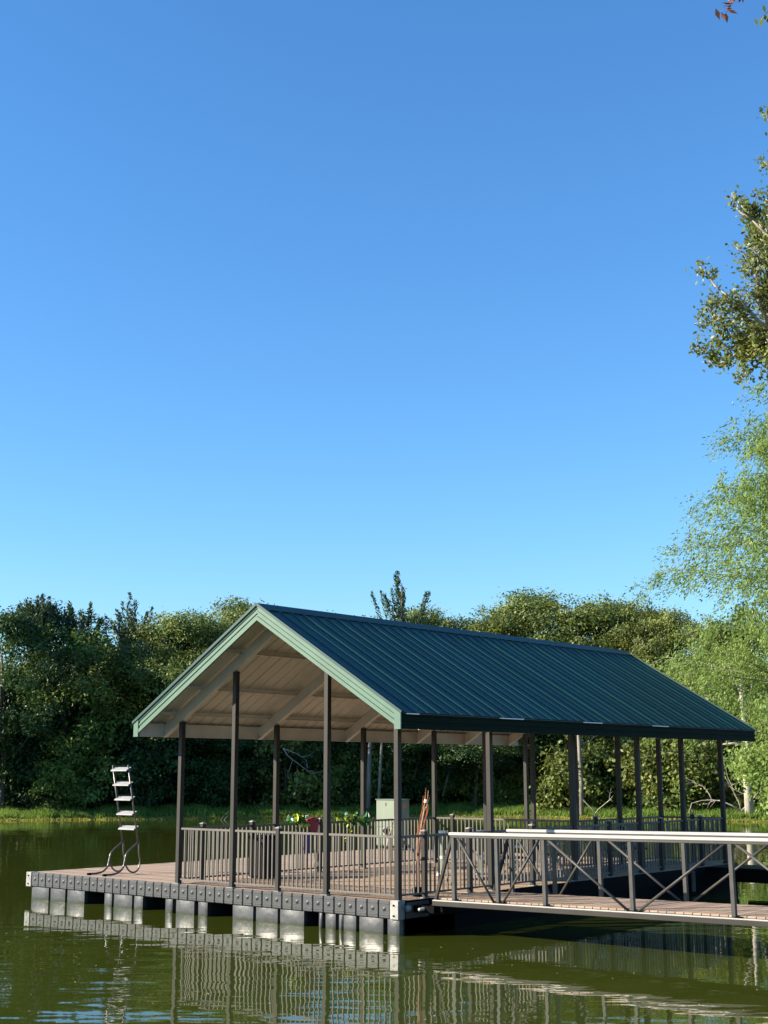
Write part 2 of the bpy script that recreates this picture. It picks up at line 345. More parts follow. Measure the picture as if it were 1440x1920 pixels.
# one roof sheet = 3 ribs; profile across the sheet
def sheet(side, nr=3):
    prof = []
    for r in range(nr):
        y = r*pitch
        h = .036 if r == 0 else .030
        prof += [(y+.0, .002), (y+.006, .006), (y+.030, h), (y+.048, h), (y+.072, .006), (y+.080, .002), (y+.190, .002), (y+.197, .0045), (y+.204, .002)]
    prof += [(nr*pitch, .002)]
    mb = MB(); xe = EX1+.03 if side > 0 else EX0-.03; N = len(prof)
    for off, mi in ((0, 0), (-.006, 1)):
        vs = []
        for x in (RX, xe):
            for (y, z) in prof: vs.append((x, y, roofz(x)+z+off))
        fs = []
        for i in range(N-1):
            f = (i, i+N, i+N+1, i+1)
            if (side > 0) != (mi == 1): pass
            else: f = f[::-1]
            fs.append(f)
        mb.add(vs, fs, mi)
    # eave edge closing strip
    o = N; vs = []
    for (y, z) in prof: vs.append((xe, y, roofz(xe)+z)); vs.append((xe, y, roofz(xe)+z-.006))
    mb.add(vs, [(2*i, 2*i+1, 2*i+3, 2*i+2) for i in range(N-1)], 0)
    return mb.mesh('roof_panel', [M['roofgreen'], M['soffit']])
shr, shl = sheet(1), sheet(-1)
for i in range(NRIB//3):
    place('roof_panel', shr, roof_e, (0, RY0+i*3*pitch, random.uniform(-.0015, .0015)))
    place('roof_panel', shl, roof_e, (0, RY0+i*3*pitch, random.uniform(-.0015, .0015)))
# ridge cap
mb = MB(); vs = []
for y in (RY0-.03, RY1+.03):
    vs += [(RX-.20, y, roofz(RX-.20)+.036), (RX-.02, y, ZR+.036), (RX+.02, y, ZR+.036), (RX+.20, y, roofz(RX+.20)+.036),
           (RX+.20, y, roofz(RX+.20)+.020), (RX, y, ZR+.012), (RX-.20, y, roofz(RX-.20)+.020)]
fs = [(i, (i+1) % 7, (i+1) % 7+7, i+7) for i in range(7)]+[tuple(range(6, -1, -1)), tuple(range(7, 14))]
mb.add(vs, fs); mb.build('ridge_cap', M['roofgreen'], roof_e)
# stepped trim boards (profile: depth out, height) swept along each gable slope and eave
TP = [(0, 0), (.030, 0), (.030, -.055), (.014, -.062), (.014, -.105), (.030, -.112), (.030, -.150), (.014, -.157), (.014, -.200), (.036, -.208), (.036, -.282), (0, -.282)]
def sweep(pa, pb, out, name, material, parent, H=1.0, drop=0.0):
    out = Vector(out); vs = []
    for p in (pa, pb):
        for d, z in TP: vs.append(Vector(p)+out*d+Vector((0, 0, z*H+drop)))
    k = len(TP); mb = MB()
    fs = [(i, (i+1) % k, (i+1) % k+k, i+k) for i in range(k)]+[tuple(range(k-1, -1, -1)), tuple(range(k, 2*k))]
    mb.add(vs, fs); o = mb.build(name, material, parent)
    return o
for ysgn, y in ((-1, RY0), (1, RY1)):
    sweep((RX, y, ZR), (EX0+.14, y, roofz(EX0+.14)), (0, ysgn, 0), 'gable_trim', M['trim'], roof_e)
    sweep((RX, y, ZR), (EX1-.14, y, roofz(EX1-.14)), (0, ysgn, 0), 'gable_trim', M['trim'], roof_e)
    for sx, ex in ((-1, EX0), (1, EX1)):
        xa, xb = sorted((ex, ex-sx*.138)); c = MB(); ya, yb = sorted((y, y+ysgn*.042))
        za, zb = roofz(xa), roofz(xb)
        c.add([(xa, ya, 3.405), (xb, ya, 3.405), (xb, yb, 3.405), (xa, yb, 3.405), (xa, ya, za), (xb, ya, zb), (xb, yb, zb), (xa, yb, za)],
              [(0, 3, 2, 1), (4, 5, 6, 7), (0, 1, 5, 4), (1, 2, 6, 5), (2, 3, 7, 6), (3, 0, 4, 7)])
        c.build('corner_trim', M['trim'], roof_e)
sweep((EX1, RY0+.001, roofz(EX1)), (EX1, RY1-.001, roofz(EX1)), (1, 0, 0), 'eave_trim', M['trim_shade'], roof_e, H=.97)
sweep((EX0, RY0+.001, roofz(EX0)), (EX0, RY1-.001, roofz(EX0)), (-1, 0, 0), 'eave_trim', M['trim_shade'], roof_e, H=.97)
# thin dark green edge flashing on the gable slopes
for y, s in ((RY0-.045, -1), (RY1+.045, 1)):
    for ex in (EX0-.03, EX1+.03):
        MB().bar((RX, y+s*.008, ZR+.018), (ex, y+s*.008, roofz(ex)+.018), .018, .05, (0, 0, 1)).build('edge_flashing', M['roofgreen'], roof_e)
MB().box(EX1+.034, EX1+.040, RY0, RY1, roofz(EX1)-.024, roofz(EX1)-.014).build('drip_edge', M['alu_grey'], roof_e)
# white strips standing in for glints along the sheet edge
for ya, yb in ((-.55, -.22), (2.1, 2.85), (4.9, 5.6), (7.6, 8.3)):
    MB().box(EX1+.036, EX1+.056, ya, yb, roofz(EX1)-.030, roofz(EX1)-.012).build('glint_strip', M['white'], roof_e)
# purlins and eave beams
def sgx(side, d): return RX+side*d
for side in (-1, 1):
    for d, h, wd in ((0.25, .085, .05), (1.15, .085, .06), (2.25, .085, .06), (3.05, .085, .06)):
        x = sgx(side, d); z = roofz(x)
        p = MB().box(x-wd/2, x+wd/2, RY0+.02, RY1-.02, z-.02-h, z-.028-wd/2*SLOPE)
        p.box(x-wd/2-.02, x+wd/2+.02, RY0+.02, RY1-.02, z-.026-h, z-.0205-h).build('purlin', M['beam'], pav)
    x = sgx(side, 3.42)
    p = MB().box(x-.035, x+.035, RY0+.02, RY1-.02, roofz(x)-.30, roofz(x)-.05)
    p.box(x-.06, x+.06, RY0+.02, RY1-.02, roofz(x)-.312, roofz(x)-.3005); p.build('eave_beam', M['beam'], pav)
for yi, y in enumerate(YS):
    for side in (-1, 1):
        y2 = y+.055
        a = (RX+side*.02, y2, ZR-.02*SLOPE-.235); ex = RX+side*3.36; b = (ex, y2, roofz(ex)-.235)
        r = MB().bar(a, b, .055, .22)
        off = .120
        r.bar((a[0], y2, a[2]-off), (b[0], y2, b[2]-off), .11, .012)
        r.build('rafter', M['beam'], pav)

# ------------------------------------------------------------------ railings
RH = 1.07; ZR0 = ZD+.10
bal = MB().box(-.0125, .0125, -.0125, .0125, 0, RH-.10-.04).mesh('baluster', M['bronze_rail'])
def railing(name, label, a, b, stops, shorts, cat='railing', top=M['bronze_rail']):
    """a, b: ends; stops: distances of tall posts and ends where the run breaks; shorts: short rail posts"""
    a = Vector(a); b = Vector(b); L = (b-a).length; d = (b-a)/L
    root = thing(name, label, cat, (a.x, a.y, ZD), math.atan2(d.y, d.x))
    cuts = sorted(set([(s, .05) for s in stops]+[(s, .042) for s in shorts]))
    for (s0, r0), (s1, r1) in zip(cuts[:-1], cuts[1:]):
        u0, u1 = s0+r0, s1-r1
        MB().bbox(u0, u1, -.021, .021, RH-.042, RH, .006).build('top_rail', top, root)
        MB().bbox(u0, u1, -.016, .016, .10-.032, .10, .004).build('bottom_rail', M['bronze_rail'], root)
        k = max(1, round((u1-u0)/.118)-1)
        for i in range(k):
            place('baluster', bal, root, (u0+(u1-u0)*(i+1)/(k+1), 0, .10))
    for s in shorts:
        p = MB().bbox(s-.042, s+.042, -.042, .042, .012, RH+.05, .004).build('rail_post', M['bronze'], root)
        c = MB().bbox(s-.052, s+.052, -.052, .052, RH+.051, RH+.068, .004)
        c.add([(s-.046, -.046, RH+.068), (s+.046, -.046, RH+.068), (s+.046, .046, RH+.068), (s-.046, .046, RH+.068), (s, 0, RH+.09)], [(0, 1, 4), (1, 2, 4), (2, 3, 4), (3, 0, 4)])
        c.build('post_cap', M['cap'], p)
        MB().bbox(s-.07, s+.07, -.07, .07, .001, .0118, .002).build('base_plate', M['plate'], p)
    return root
o_ = .055
railing('railing', 'bronze railing along the front edge of the dock facing open water', (X1+o_, o_, 0), (-o_, o_, 0),
        [0, XA-X1-2*o_, XB-X1-2*o_, -X1-2*o_], [-2.94-X1-o_])
railing('railing', 'long dark railing on the side of the dock where the gangway lands', (-o_, o_, 0), (-o_, YS[5]+o_, 0),
        [0]+YS[1:], [.71, 2.01, 4.0, 6.84, 8.98, 10.84])
railing('railing', 'railing between covered deck and open deck, hung with green and yellow ornaments', (X1+o_, o_, 0), (X1+o_, YS[3]+o_, 0),
        [0]+YS[1:4], [.61, 1.98, 4.03])
railing('railing', 'pale topped cross railing behind the rust coloured stems', (X1+o_, YS[3]+o_, 0), (XB-o_, YS[3]+o_, 0),
        [0, XA-X1-2*o_, XB-X1-2*o_], [.55])
railing('railing', 'inner railing running back from the cross railing to the rear of the dock', (XB-o_, YS[3]+o_, 0), (XB-o_, YS[5]+o_, 0),
        [0, YS[4]-YS[3], YS[5]-YS[3]], [.9])
railing('railing', 'short railing closing the narrow rear end of the dock', (XB-o_, YS[5]+o_, 0), (-o_, YS[5]+o_, 0),
        [0, -XB], [.85])

# ------------------------------------------------------------------ gangway
GX0, GX1 = 0.42, 13.2; GW0, GW1 = 0.42, 2.08       # near and far truss lines
gw = thing('gangway', 'pale topped truss gangway with board deck leading off the dock side', 'gangway', (GX0, 0, ZD))
GS = 0.012; gw.rotation_euler = (0, -GS, 0)
Ln = GX1-GX0
gp = MB().bbox(.004, .136, GW0+.02, GW1-.02, .028, .055, .004).mesh('plank', M['deck'])
k = int(Ln/.142)
for i in range(k): place('plank', gp, gw, (i*.142, 0, random.uniform(-.001, .001)))
posts_n = [.45, 1.35, 2.27, 3.85, 5.5, 7.1, 8.7, 10.3, 11.9]
for s, yy in ((-1, GW0), (1, GW1)):
    MB().bbox(.0, Ln, yy-.045, yy+.045, -.075, .0, .006).build('bottom_chord', M['bronze'], gw)
    MB().bbox(.0, Ln, yy-.038, yy+.042, .0005, .022, .006).build('edge_strip', M['alu'], gw)
    MB().bbox(.38, Ln, yy-.05, yy+.05, 1.085, 1.136, .010).build('handrail', M['alu'], gw)
    MB().bbox(.40, Ln, yy-.035, yy+.035, 1.045, 1.0845, .006).build('top_chord', M['alu_grey'], gw)
    for x in posts_n:
        q = MB().bbox(x-.032, x+.032, yy-.032, yy+.032, .032, 1.044, .004); q.build('upright', M['alu_grey'], gw)
        MB().bbox(x-.03, x+.12, yy-.04, yy+.04, .0305, .042, .003).build('foot_plate', M['blacksteel'], gw)
    MB().bar((.42, yy, 1.04), (.05, yy, .035), .05, .05, (0, 1, 0)).build('end_brace', M['bronze'], gw)
    for i in range(len(posts_n)-1):
        a, b = posts_n[i]+.06, posts_n[i+1]-.06
        z = (1.04, .035) if i % 2 == 0 else (.035, 1.04)
        MB().tube([(a+.03, yy, z[0]), (b-.03, yy, z[1])], .021, 8).build('diagonal_brace', M['alu_grey'], gw, smooth=True)
for x in np.arange(1.0, Ln, 1.6): MB().box(x, x+.06, GW0+.046, GW1-.046, -.06, .0).build('cross_member', M['alu_grey'], gw)
# hinge brackets between dock and gangway
hg = MB().box(.046, .42, GW0-.02, GW0+.14, ZD-.24, ZD-.02)
hinge = thing('hinge_bracket', 'dark hinge bracket joining the near corner of the gangway to the dock', 'bracket', (0, 0, 0))
MB().bbox(.047, .075, .12, .72, ZD-.29, ZD-.03, .004).build('wall_plate', M['alu_grey'], hinge)
for y in (.30, .54):
    MB().bbox(.076, .52, y, y+.03, ZD-.19, ZD-.078, .004).build('hinge_arm', M['blacksteel'], hinge)
MB().tube([(.30, .18, ZD-.13), (.30, .70, ZD-.13)], .028, 10).build('hinge_pin', M['alu'], hinge, smooth=True)
MB().tube([(.10, .10, ZD-.12), (.10, .16, ZD-.12)], .055, 12).build('roller', M['plate'], hinge, smooth=True)
# second walkway at the back of the dock, low and dark
w2 = thing('rear_walkway', 'low dark beam walkway leaving the dock behind the gangway', 'walkway', (0, 0, 0))
MB().bbox(.5, 12.2, 11.0, 11.12, .25, .52, .01).build('side_beam', M['blacksteel'], w2)
MB().bbox(.5, 12.2, 11.95, 12.07, .25, .52, .01).build('side_beam', M['blacksteel'], w2)
MB().bbox(.05, 12.2, 10.95, 12.12, .523, .56, .004).build('deck_board', M['brownbin'], w2)
MB().bbox(.047, .10, 10.1, 10.25, .05, .50, .01).build('bracket', M['alu_grey'], w2)

# ------------------------------------------------------------------ swim ladder, folded up
lad = thing('swim_ladder', 'steel swim ladder with five pale steps flipped up on the open deck', 'ladder', (-8.82, .02, ZD))
def smooth_path(P, n=5):
    P = [Vector(p) for p in P]; out = []
    for i in range(len(P)-1):
        p0, p1, p2, p3 = P[max(i-1, 0)], P[i], P[i+1], P[min(i+2, len(P)-1)]
        for t in range(n):
            t = t/n
            out.append(.5*((2*p1)+(p2-p0)*t+(2*p0-5*p1+4*p2-p3)*t*t+(3*p1-p0-3*p2+p3)*t**3))
    out.append(P[-1]); return out
prof = [(.24, .03), (.42, .03), (.58, .06), (.70, .16), (.74, .30), (.80, .46), (1.08, .66)]
loop = [(1.10, .70), (1.11, .45), (1.15, .26), (1.10, .10), (.98, .04), (.85, .09), (.75, .22)]
topy, topz = .74, 2.30
for x in (0, .53):
    r = MB(); r.tube(smooth_path([(x, a, b) for a, b in prof]), .021, 8)
    r.tube([(x, 1.08, .655), (x, topy, topz)], .019, 8); r.build('side_rail', M['chrome'], lad, smooth=True)
    MB().tube(smooth_path([(x+.004, a, b) for a, b in loop]), .019, 8).build('grab_loop', M['chrome'], lad, smooth=True)
    MB().tube([(x, .18, .022), (x, .26, .022)], .03, 10).build('foot', M['blacksteel'], lad)
for i in range(5):
    z = .93+i*.312; y = 1.08+(topy-1.08)*(z-.655)/(topz-.655)
    s = MB(); s.add([(-.005, y-.075, z-.005), (.535, y-.075, z-.005), (.535, y+.06, z+.065), (-.005, y+.06, z+.065),
                   (-.005, y-.075, z+.018), (.535, y-.075, z+.018), (.535, y+.06, z+.083), (-.005, y+.06, z+.083)],
                  [(0, 3, 2, 1), (4, 5, 6, 7), (0, 1, 5, 4), (1, 2, 6, 5), (2, 3, 7, 6), (3, 0, 4, 7)])
    s.build('step', M['step'], lad)
    MB().tube([(-.02, y+.03, z+.105), (.57, y+.03, z+.105)], .008, 6).build('step_rod', M['blacksteel'], lad)

# ------------------------------------------------------------------ things standing on the dock
cab = thing('electrical_cabinet', 'pale green metal cabinet on short legs at the far corner of the dock', 'cabinet', (-10.42, 11.35, ZD), scale=(.92, .92, .955))
b_ = MB().bbox(0, .90, 0, .52, .12, 1.44, .012).build('body', M['cabinet'], cab)
MB().bbox(.02, .88, -.014, -.001, .66, 1.41, .006).build('upper_door', M['cabinet'], cab)
MB().bbox(.02, .88, -.014, -.001, .15, .645, .006).build('lower_door', M['cabinet'], cab)
MB().bbox(-.02, .92, -.03, .54, 1.441, 1.46, .006).build('lid', M['cabinet'], cab)
MB().box(.40, .42, -.022, -.015, 1.26, 1.36).build('latch', M['blacksteel'], cab)
MB().box(.901, .905, .20, .38, 1.20, 1.33).build('warning_label', M['orange'], cab)
for x in (.06, .80):
    for y in (.03, .42): MB().box(x, x+.05, y, y+.05, 0, .119).build('leg', M['blacksteel'], cab)
mt = MB().tube([(.44, -.015, .55), (.44, -.10, .55)], .115, 16).build('meter', M['plate'], cab, smooth=False)
MB().tube([(.47, -.102, .55), (.47, -.13, .55)], .085, 14).build('meter_cover', M['blacksteel'], mt)
tag(MB().tube([(-9.45, 10.6, ZD+.0), (-9.37, 11.2, ZD+1.55)], .016, 6).build('pole', M['palestem'], smooth=True), 'thin pale pole leaning beside the green cabinet', 'pole')

bn = thing('trash_bin', 'dark brown slatted bin standing inside the railing beside the second side post', 'bin', (-5.35, 2.05, ZD))
MB().bbox(-.24, .22, -.24, .22, .03, .80, .02).build('body', M['brownbin'], bn)
MB().bbox(-.26, .24, -.26, .24, .801, .86, .02).build('lid', M['blacksteel'], bn)
sl_ = MB().box(0, .055, -.012, 0, .06, .78).mesh('slat', M['brownbin'])
for i in range(6): place('slat', sl_, bn, (-.225+i*.075, -.241, 0))

# rust coloured stems tied together by the gangway post
st = thing('stem_bundle', 'tied bundle of thin rust orange stems standing behind the railing post near the gangway', 'dried stems', (-.30, .88, ZD))
rg = random.Random(4)
for i in range(13):
    a = rg.uniform(0, 6.28); r0 = rg.uniform(.01, .07); bx, by = math.cos(a)*r0, math.sin(a)*r0
    tx, ty = .13+rg.uniform(-.05, .05), .10+rg.uniform(-.04, .04); hz = rg.uniform(1.5, 1.86)
    pts = [(bx, by, .0), (bx*.7, by*.7, .6), (bx*1.3+.02, by*1.3+.02, 1.05), (tx*.7+bx*.9, ty*.7+by*.6, 1.4), (tx, ty, hz)]
    MB().tube(smooth_path(pts, 3), [.0075]*10+[.006, .005, .004], 5).build('stem', M['rust'] if i % 4 else M['palestem'], st)
MB().tube([(.12, .09, 1.60), (.13, .10, 1.66)], .04, 8).build('tie', M['palestem'], st)
MB().bbox(-.08, .08, -.08, .08, .001, .16, .02).build('pot', M['blacksteel'], st)

# ornaments hung on the inner side railing
def petal_bunch(name, label, cat, loc, spec, seed):
    t = thing(name, label, cat, loc); rg = random.Random(seed)
    for (pn, m, cnt, sx, sy, sz, rr) in spec:
        for i in range(cnt):
            c = Vector((rg.uniform(-sx, sx), rg.uniform(-sy, sy), rg.uniform(-sz, sz)*.8))
            # a cupped, pointed leaf
            L_, W_ = rr*rg.uniform(.5, .9), rr*rg.uniform(.32, .5)
            vs = []; nu = 6
            for a in range(nu+1):
                u = a/nu; wd = W_*math.sin(math.pi*min(1, u*.94+.06))**.7
                for b in (-1, -.4, .4, 1): vs.append((wd*b, .25*wd*b*b+.18*L_*math.sin(u*3.1), (u-.5)*2*L_))
            fs = [(a*4+b, a*4+b+1, a*4+b+5, a*4+b+4) for a in range(nu) for b in range(3)]
            q = MB(); q.add(vs, fs); back = [(v[0], v[1]+.012, v[2]) for v in vs]; q.add(back, [f[::-1] for f in fs])
            o = q.build(pn, M[m], t, smooth=True); o.location = c
            o.rotation_euler = (rg.uniform(-.9, .9), rg.uniform(-1.2, 1.2), rg.uniform(-1.6, 1.6))
    return t
zt = ZD+RH
petal_bunch('ornament', 'cluster of glossy green leaves with a big yellow bloom hung on the inner railing', 'ornament', (X1+.10, 3.38, zt+.03),
            [('leaf', 'gleaf', 20, .08, .28, .12, .11), ('bloom', 'yleaf', 12, .07, .13, .13, .11), ('pale_leaf', 'white', 4, .08, .28, .14, .08)], 1)
petal_bunch('ornament', 'glossy green and yellow leaf cluster on the inner railing beside the third side post', 'ornament', (X1+.10, 5.12, zt+.04),
            [('leaf', 'gleaf', 34, .10, .60, .14, .12), ('bloom', 'yleaf', 18, .09, .42, .14, .10), ('pale_leaf', 'white', 7, .09, .5, .15, .08)], 2)
petal_bunch('ornament', 'small yellow green garland tail hanging low from the inner railing', 'ornament', (X1+.12, 4.95, zt-.30),
            [('leaf', 'yleaf', 6, .05, .08, .17, .06)], 5)
rc = thing('draped_cloth', 'red fabric with a purple lower end draped over the inner railing', 'cloth', (X1+.055, 3.85, ZD))
def drape(name, m, y0, y1, z0, z1, parent):
    q = MB(); vs = []; nu, nv = 8, 8
    for a in range(nu+1):
        for b in range(nv+1):
            u, v = a/nu, b/nv
            vs.append((.06+.02*math.sin(u*14+v*2), y0+(y1-y0)*(u*(1-.25*v)+.1*v), z1+(z0-z1)*v-.02*math.sin(u*9)*v))
    q.add(vs, [(a*(nv+1)+b, a*(nv+1)+b+1, (a+1)*(nv+1)+b+1, (a+1)*(nv+1)+b) for a in range(nu) for b in range(nv)])
    back = [(x-.016, y, z) for x, y, z in vs]; q.add(back, [(a*(nv+1)+b, (a+1)*(nv+1)+b, (a+1)*(nv+1)+b+1, a*(nv+1)+b+1) for a in range(nu) for b in range(nv)])
    q.build(name, m, parent, smooth=True)
drape('red_panel', M['redcloth'], -.17, .13, .78, 1.13, rc); drape('purple_panel', M['purple'], -.30, -.08, .42, .80, rc)
MB().tube([(-.03, -.15, 1.11), (.02, -.0, 1.14), (.05, .12, 1.11)], .035, 8).build('rolled_edge', M['redcloth'], rc, smooth=True)

# folding chairs in the roofed rear arm of the dock
def chair(loc, rz, label):
    t = thing('folding_chair', label, 'chair', loc, rz, 'folding chairs behind the side railing')
    MB().bbox(-.23, .23, -.22, .22, .42, .45, .01).build('seat', M['blacksteel'], t)
    q = MB(); q.add([(-.23, .20, .50), (.23, .20, .50), (.23, .33, .90), (-.23, .33, .90), (-.23, .225, .495), (.23, .225, .495), (.23, .355, .895), (-.23, .355, .895)],
                   [(0, 1, 2, 3), (7, 6, 5, 4), (0, 4, 5, 1), (1, 5, 6, 2), (2, 6, 7, 3), (3, 7, 4, 0)]); q.build('backrest', M['blacksteel'], t)
    for x in (-.245, .245):
        MB().tube([(x, -.25, .0), (x, .36, .93)], .014, 6).build('leg', M['alu'], t)
        MB().tube([(x, .28, .0), (x, -.20, .44)], .014, 6).build('leg', M['alu'], t)
        MB().bbox(x-.03, x+.03, -.20, .22, .64, .665, .006).build('armrest', M['white'], t)
chair((-1.15, 5.0, ZD), 2.5, 'black folding chair with pale frame seen through the railing next to the gangway end')
chair((-1.1, 6.3, ZD), 1.9, 'second folding chair behind the side railing, just past the first')
chair((-1.05, 8.3, ZD), 2.2, 'folding chair farther back behind the side railing under the roof')
chair((-1.0, 9.5, ZD), 1.7, 'rearmost folding chair near the back end of the covered deck')
def stand(loc, label):
    t = thing('pedestal', label, 'pedestal', loc)
    for z0, z1, r in ((0, .05, .13), (.05, .34, .055), (.34, .40, .075), (.40, .82, .055), (.82, .92, .085)):
        MB().tube([(0, 0, z0), (0, 0, z1-.001)], r, 12).build('column' if r < .07 else 'collar', M['cabinet'] if r < .07 else M['white'], t, smooth=False)
stand((-3.0, 5.0, ZD), 'pale green pedestal with white collars, the nearer of two on the covered deck')
stand((-2.55, 5.75, ZD), 'pale green pedestal with white collars, the farther of two on the covered deck')

# ------------------------------------------------------------------ vegetation
def leaf_mesh(name, C, S, m, seed, up=.35, outward=None, aspect=.55, droop=None, tone=None):
    """C: (n,3) leaf centres, S: sizes. Each leaf one quad (diamond)."""
    rs = np.random.RandomState(seed); n = len(C)
    N = rs.normal(size=(n, 3)); N[:, 2] += up
    if outward is not None: N += outward*1.0
    N /= np.linalg.norm(N, axis=1)[:, None]+1e-9
    T = rs.normal(size=(n, 3)) if droop is None else droop+rs.normal(size=(n, 3))*.22
    T -= N*(T*N).sum(1)[:, None]; T /= np.linalg.norm(T, axis=1)[:, None]+1e-9
    B = np.cross(N, T)
    S = S[:, None]
    V = np.empty((n, 4, 3)); V[:, 0] = C-T*S*.5; V[:, 1] = C+B*S*aspect*.5-T*S*.05; V[:, 2] = C+T*S*.5; V[:, 3] = C-B*S*aspect*.5-T*S*.05
    me = bpy.data.meshes.new(name); me.vertices.add(4*n); me.vertices.foreach_set('co', V.reshape(-1).astype(np.float32))
    me.loops.add(4*n); me.loops.foreach_set('vertex_index', np.arange(4*n, dtype=np.int32))
    me.polygons.add(n); me.polygons.foreach_set('loop_start', np.arange(0, 4*n, 4, dtype=np.int32)); me.polygons.foreach_set('loop_total', np.full(n, 4, dtype=np.int32))
    at = me.attributes.new('rnd', 'FLOAT', 'POINT'); tv = rs.rand(n) if tone is None else np.clip(.45*rs.rand(n)+.55*tone, 0, 1)
    at.data.foreach_set('value', np.repeat(tv, 4).astype(np.float32))
    me.update(calc_edges=True); me.materials.append(m); return me

def crown(name, m, seed, H=12.0, z0=2.0, rx=3.6, lobes=26, sub=16, leaves=34, ls=.20, lr=(.9, 1.5), sr=.36, flat=.75, top=1.0):
    rs = np.random.RandomState(seed); Cs = []; Os = []; Ts = []
    zc = (H+z0)/2; rz = (H-z0)/2
    for i in range(lobes):
        while True:
            q = rs.uniform(-1, 1, 3); r = np.linalg.norm(q)
            if .35 < r < 1: break
        q = q/r*(r**.4)
        wz = 1-.35*max(0, q[2])**2*top
        L = np.array([q[0]*(rx-.9)*wz, q[1]*(rx-.9)*wz, zc+q[2]*(rz-.8)]); R_ = rs.uniform(*lr); tl = rs.rand()
        for j in range(sub):
            d = rs.normal(size=3); d[2] = abs(d[2])*.9-.25; d /= np.linalg.norm(d)
            c = L+d*R_*rs.uniform(.75, 1.08)*np.array([1, 1, flat])
            k = int(leaves*rs.uniform(.6, 1.4)); P = c+rs.normal(size=(k, 3))*sr*np.array([1, 1, .7])
            Cs.append(P); Os.append(np.tile(d, (k, 1))); Ts.append(np.full(k, np.clip(tl+rs.normal()*.15, 0, 1)))
    C = np.concatenate(Cs); O = np.concatenate(Os)
    return leaf_mesh(name, C, ls*rs.uniform(.65, 1.35, len(C)), m, seed+5, outward=O*1.3, tone=np.concatenate(Ts))

def trunk(name, m, H, seed, r=.22, limbs=5, lean=.4):
    rg = random.Random(seed); mb = MB(); pts = []; x = y = 0
    for i in range(7):
        pts.append((x, y, -.3+H*.8*i/6)); x += rg.uniform(-lean, lean)*.5; y += rg.uniform(-lean, lean)*.5
    mb.tube(pts, [r*(1-.12*i) for i in range(7)], 7)
    for i in range(limbs):
        b = Vector(pts[rg.randint(2, 5)]); a = rg.uniform(0, 6.28); l = rg.uniform(1.2, 2.6)
        mb.tube([b, b+Vector((math.cos(a)*l*.5, math.sin(a)*l*.5, l*.35)), b+Vector((math.cos(a)*l, math.sin(a)*l, l*.95))], [r*.45, r*.3, r*.1], 5)
    return mb.mesh(name, m, smooth=True)

V_OAK = [crown('crown', M['leaf_olive'], 11+i, H=12, z0=2.2, rx=4.2, lobes=24, sub=28, leaves=44, ls=.165, lr=(.9, 1.9), sr=.28) for i in range(3)]
V_DARK = [crown('crown', M['leaf_dark_shade'], 31+i, H=12, z0=1.2, rx=3.8, lobes=26, sub=24, leaves=42, ls=.175, lr=(.8, 1.7), sr=.30) for i in range(3)]
V_LIME = [crown('crown', M['leaf_lime'], 51+i, H=12, z0=1.5, rx=3.3, lobes=26, sub=16, leaves=34, ls=.22, lr=(.7, 1.3)) for i in range(2)]
V_SHRUB = [crown('foliage', [M['leaf_lime'], M['leaf_dark_shade'], M['leaf_olive']][i], 71+i, H=4.2, z0=-.9, rx=2.3, lobes=18, sub=12, leaves=34, ls=.19, lr=(.5, .9), sr=.28) for i in range(3)]
def spindly(name, m, seed, H=15.5, z0=8.5, nb=11, spread=2.0):
    """upright feathery branches, bare gaps between them"""
    rs = np.random.RandomState(seed); C = []; T = []
    for i in range(nb):
        a = rs.uniform(0, 6.28); s = rs.uniform(.15, 1)*spread; zb = z0+rs.uniform(0, .35)*(H-z0); zt = H-s*rs.uniform(.6, 1.6)
        n = 34
        for j in range(n):
            u = j/n; p = np.array([math.cos(a)*s*u**.8, math.sin(a)*s*u**.8, zb+(zt-zb)*u])
            k = 10; C.append(p+rs.normal(size=(k, 3))*np.array([.2, .2, .2])*(1.25-u)); 
            d = np.array([math.cos(a)*.8, math.sin(a)*.8, 1.0]); T.append(np.tile(d, (k, 1)))
    C = np.concatenate(C); T = np.concatenate(T)
    return leaf_mesh(name, C, .26*rs.uniform(.6, 1.3, len(C)), m, seed, droop=T, aspect=.35)
TRUNKS = [trunk('trunk', M['bark'], 12, 5+i) for i in range(3)]
rt = random.Random(8)
def tree(az, D, H, kind, label, group=None, w=1.0, cat='tree'):
    x, y = polar(az, D); z = ground_z(x, y)
    name = {'oak': 'broadleaf_tree', 'dark': 'broadleaf_tree', 'lime': 'broadleaf_tree'}[kind]
    s = (H-z)/12.4
    t = thing(name, label, cat, (x, y, z), rt.uniform(0, 6.28), group)
    V = {'oak': V_OAK, 'dark': V_DARK, 'lime': V_LIME}[kind]
    place('trunk', rt.choice(TRUNKS), t, scale=(s, s, s))
    place('crown', rt.choice(V), t, scale=(s*w, s*w, s))
    return t
WOOD = 'trees of the wood beyond the lake'
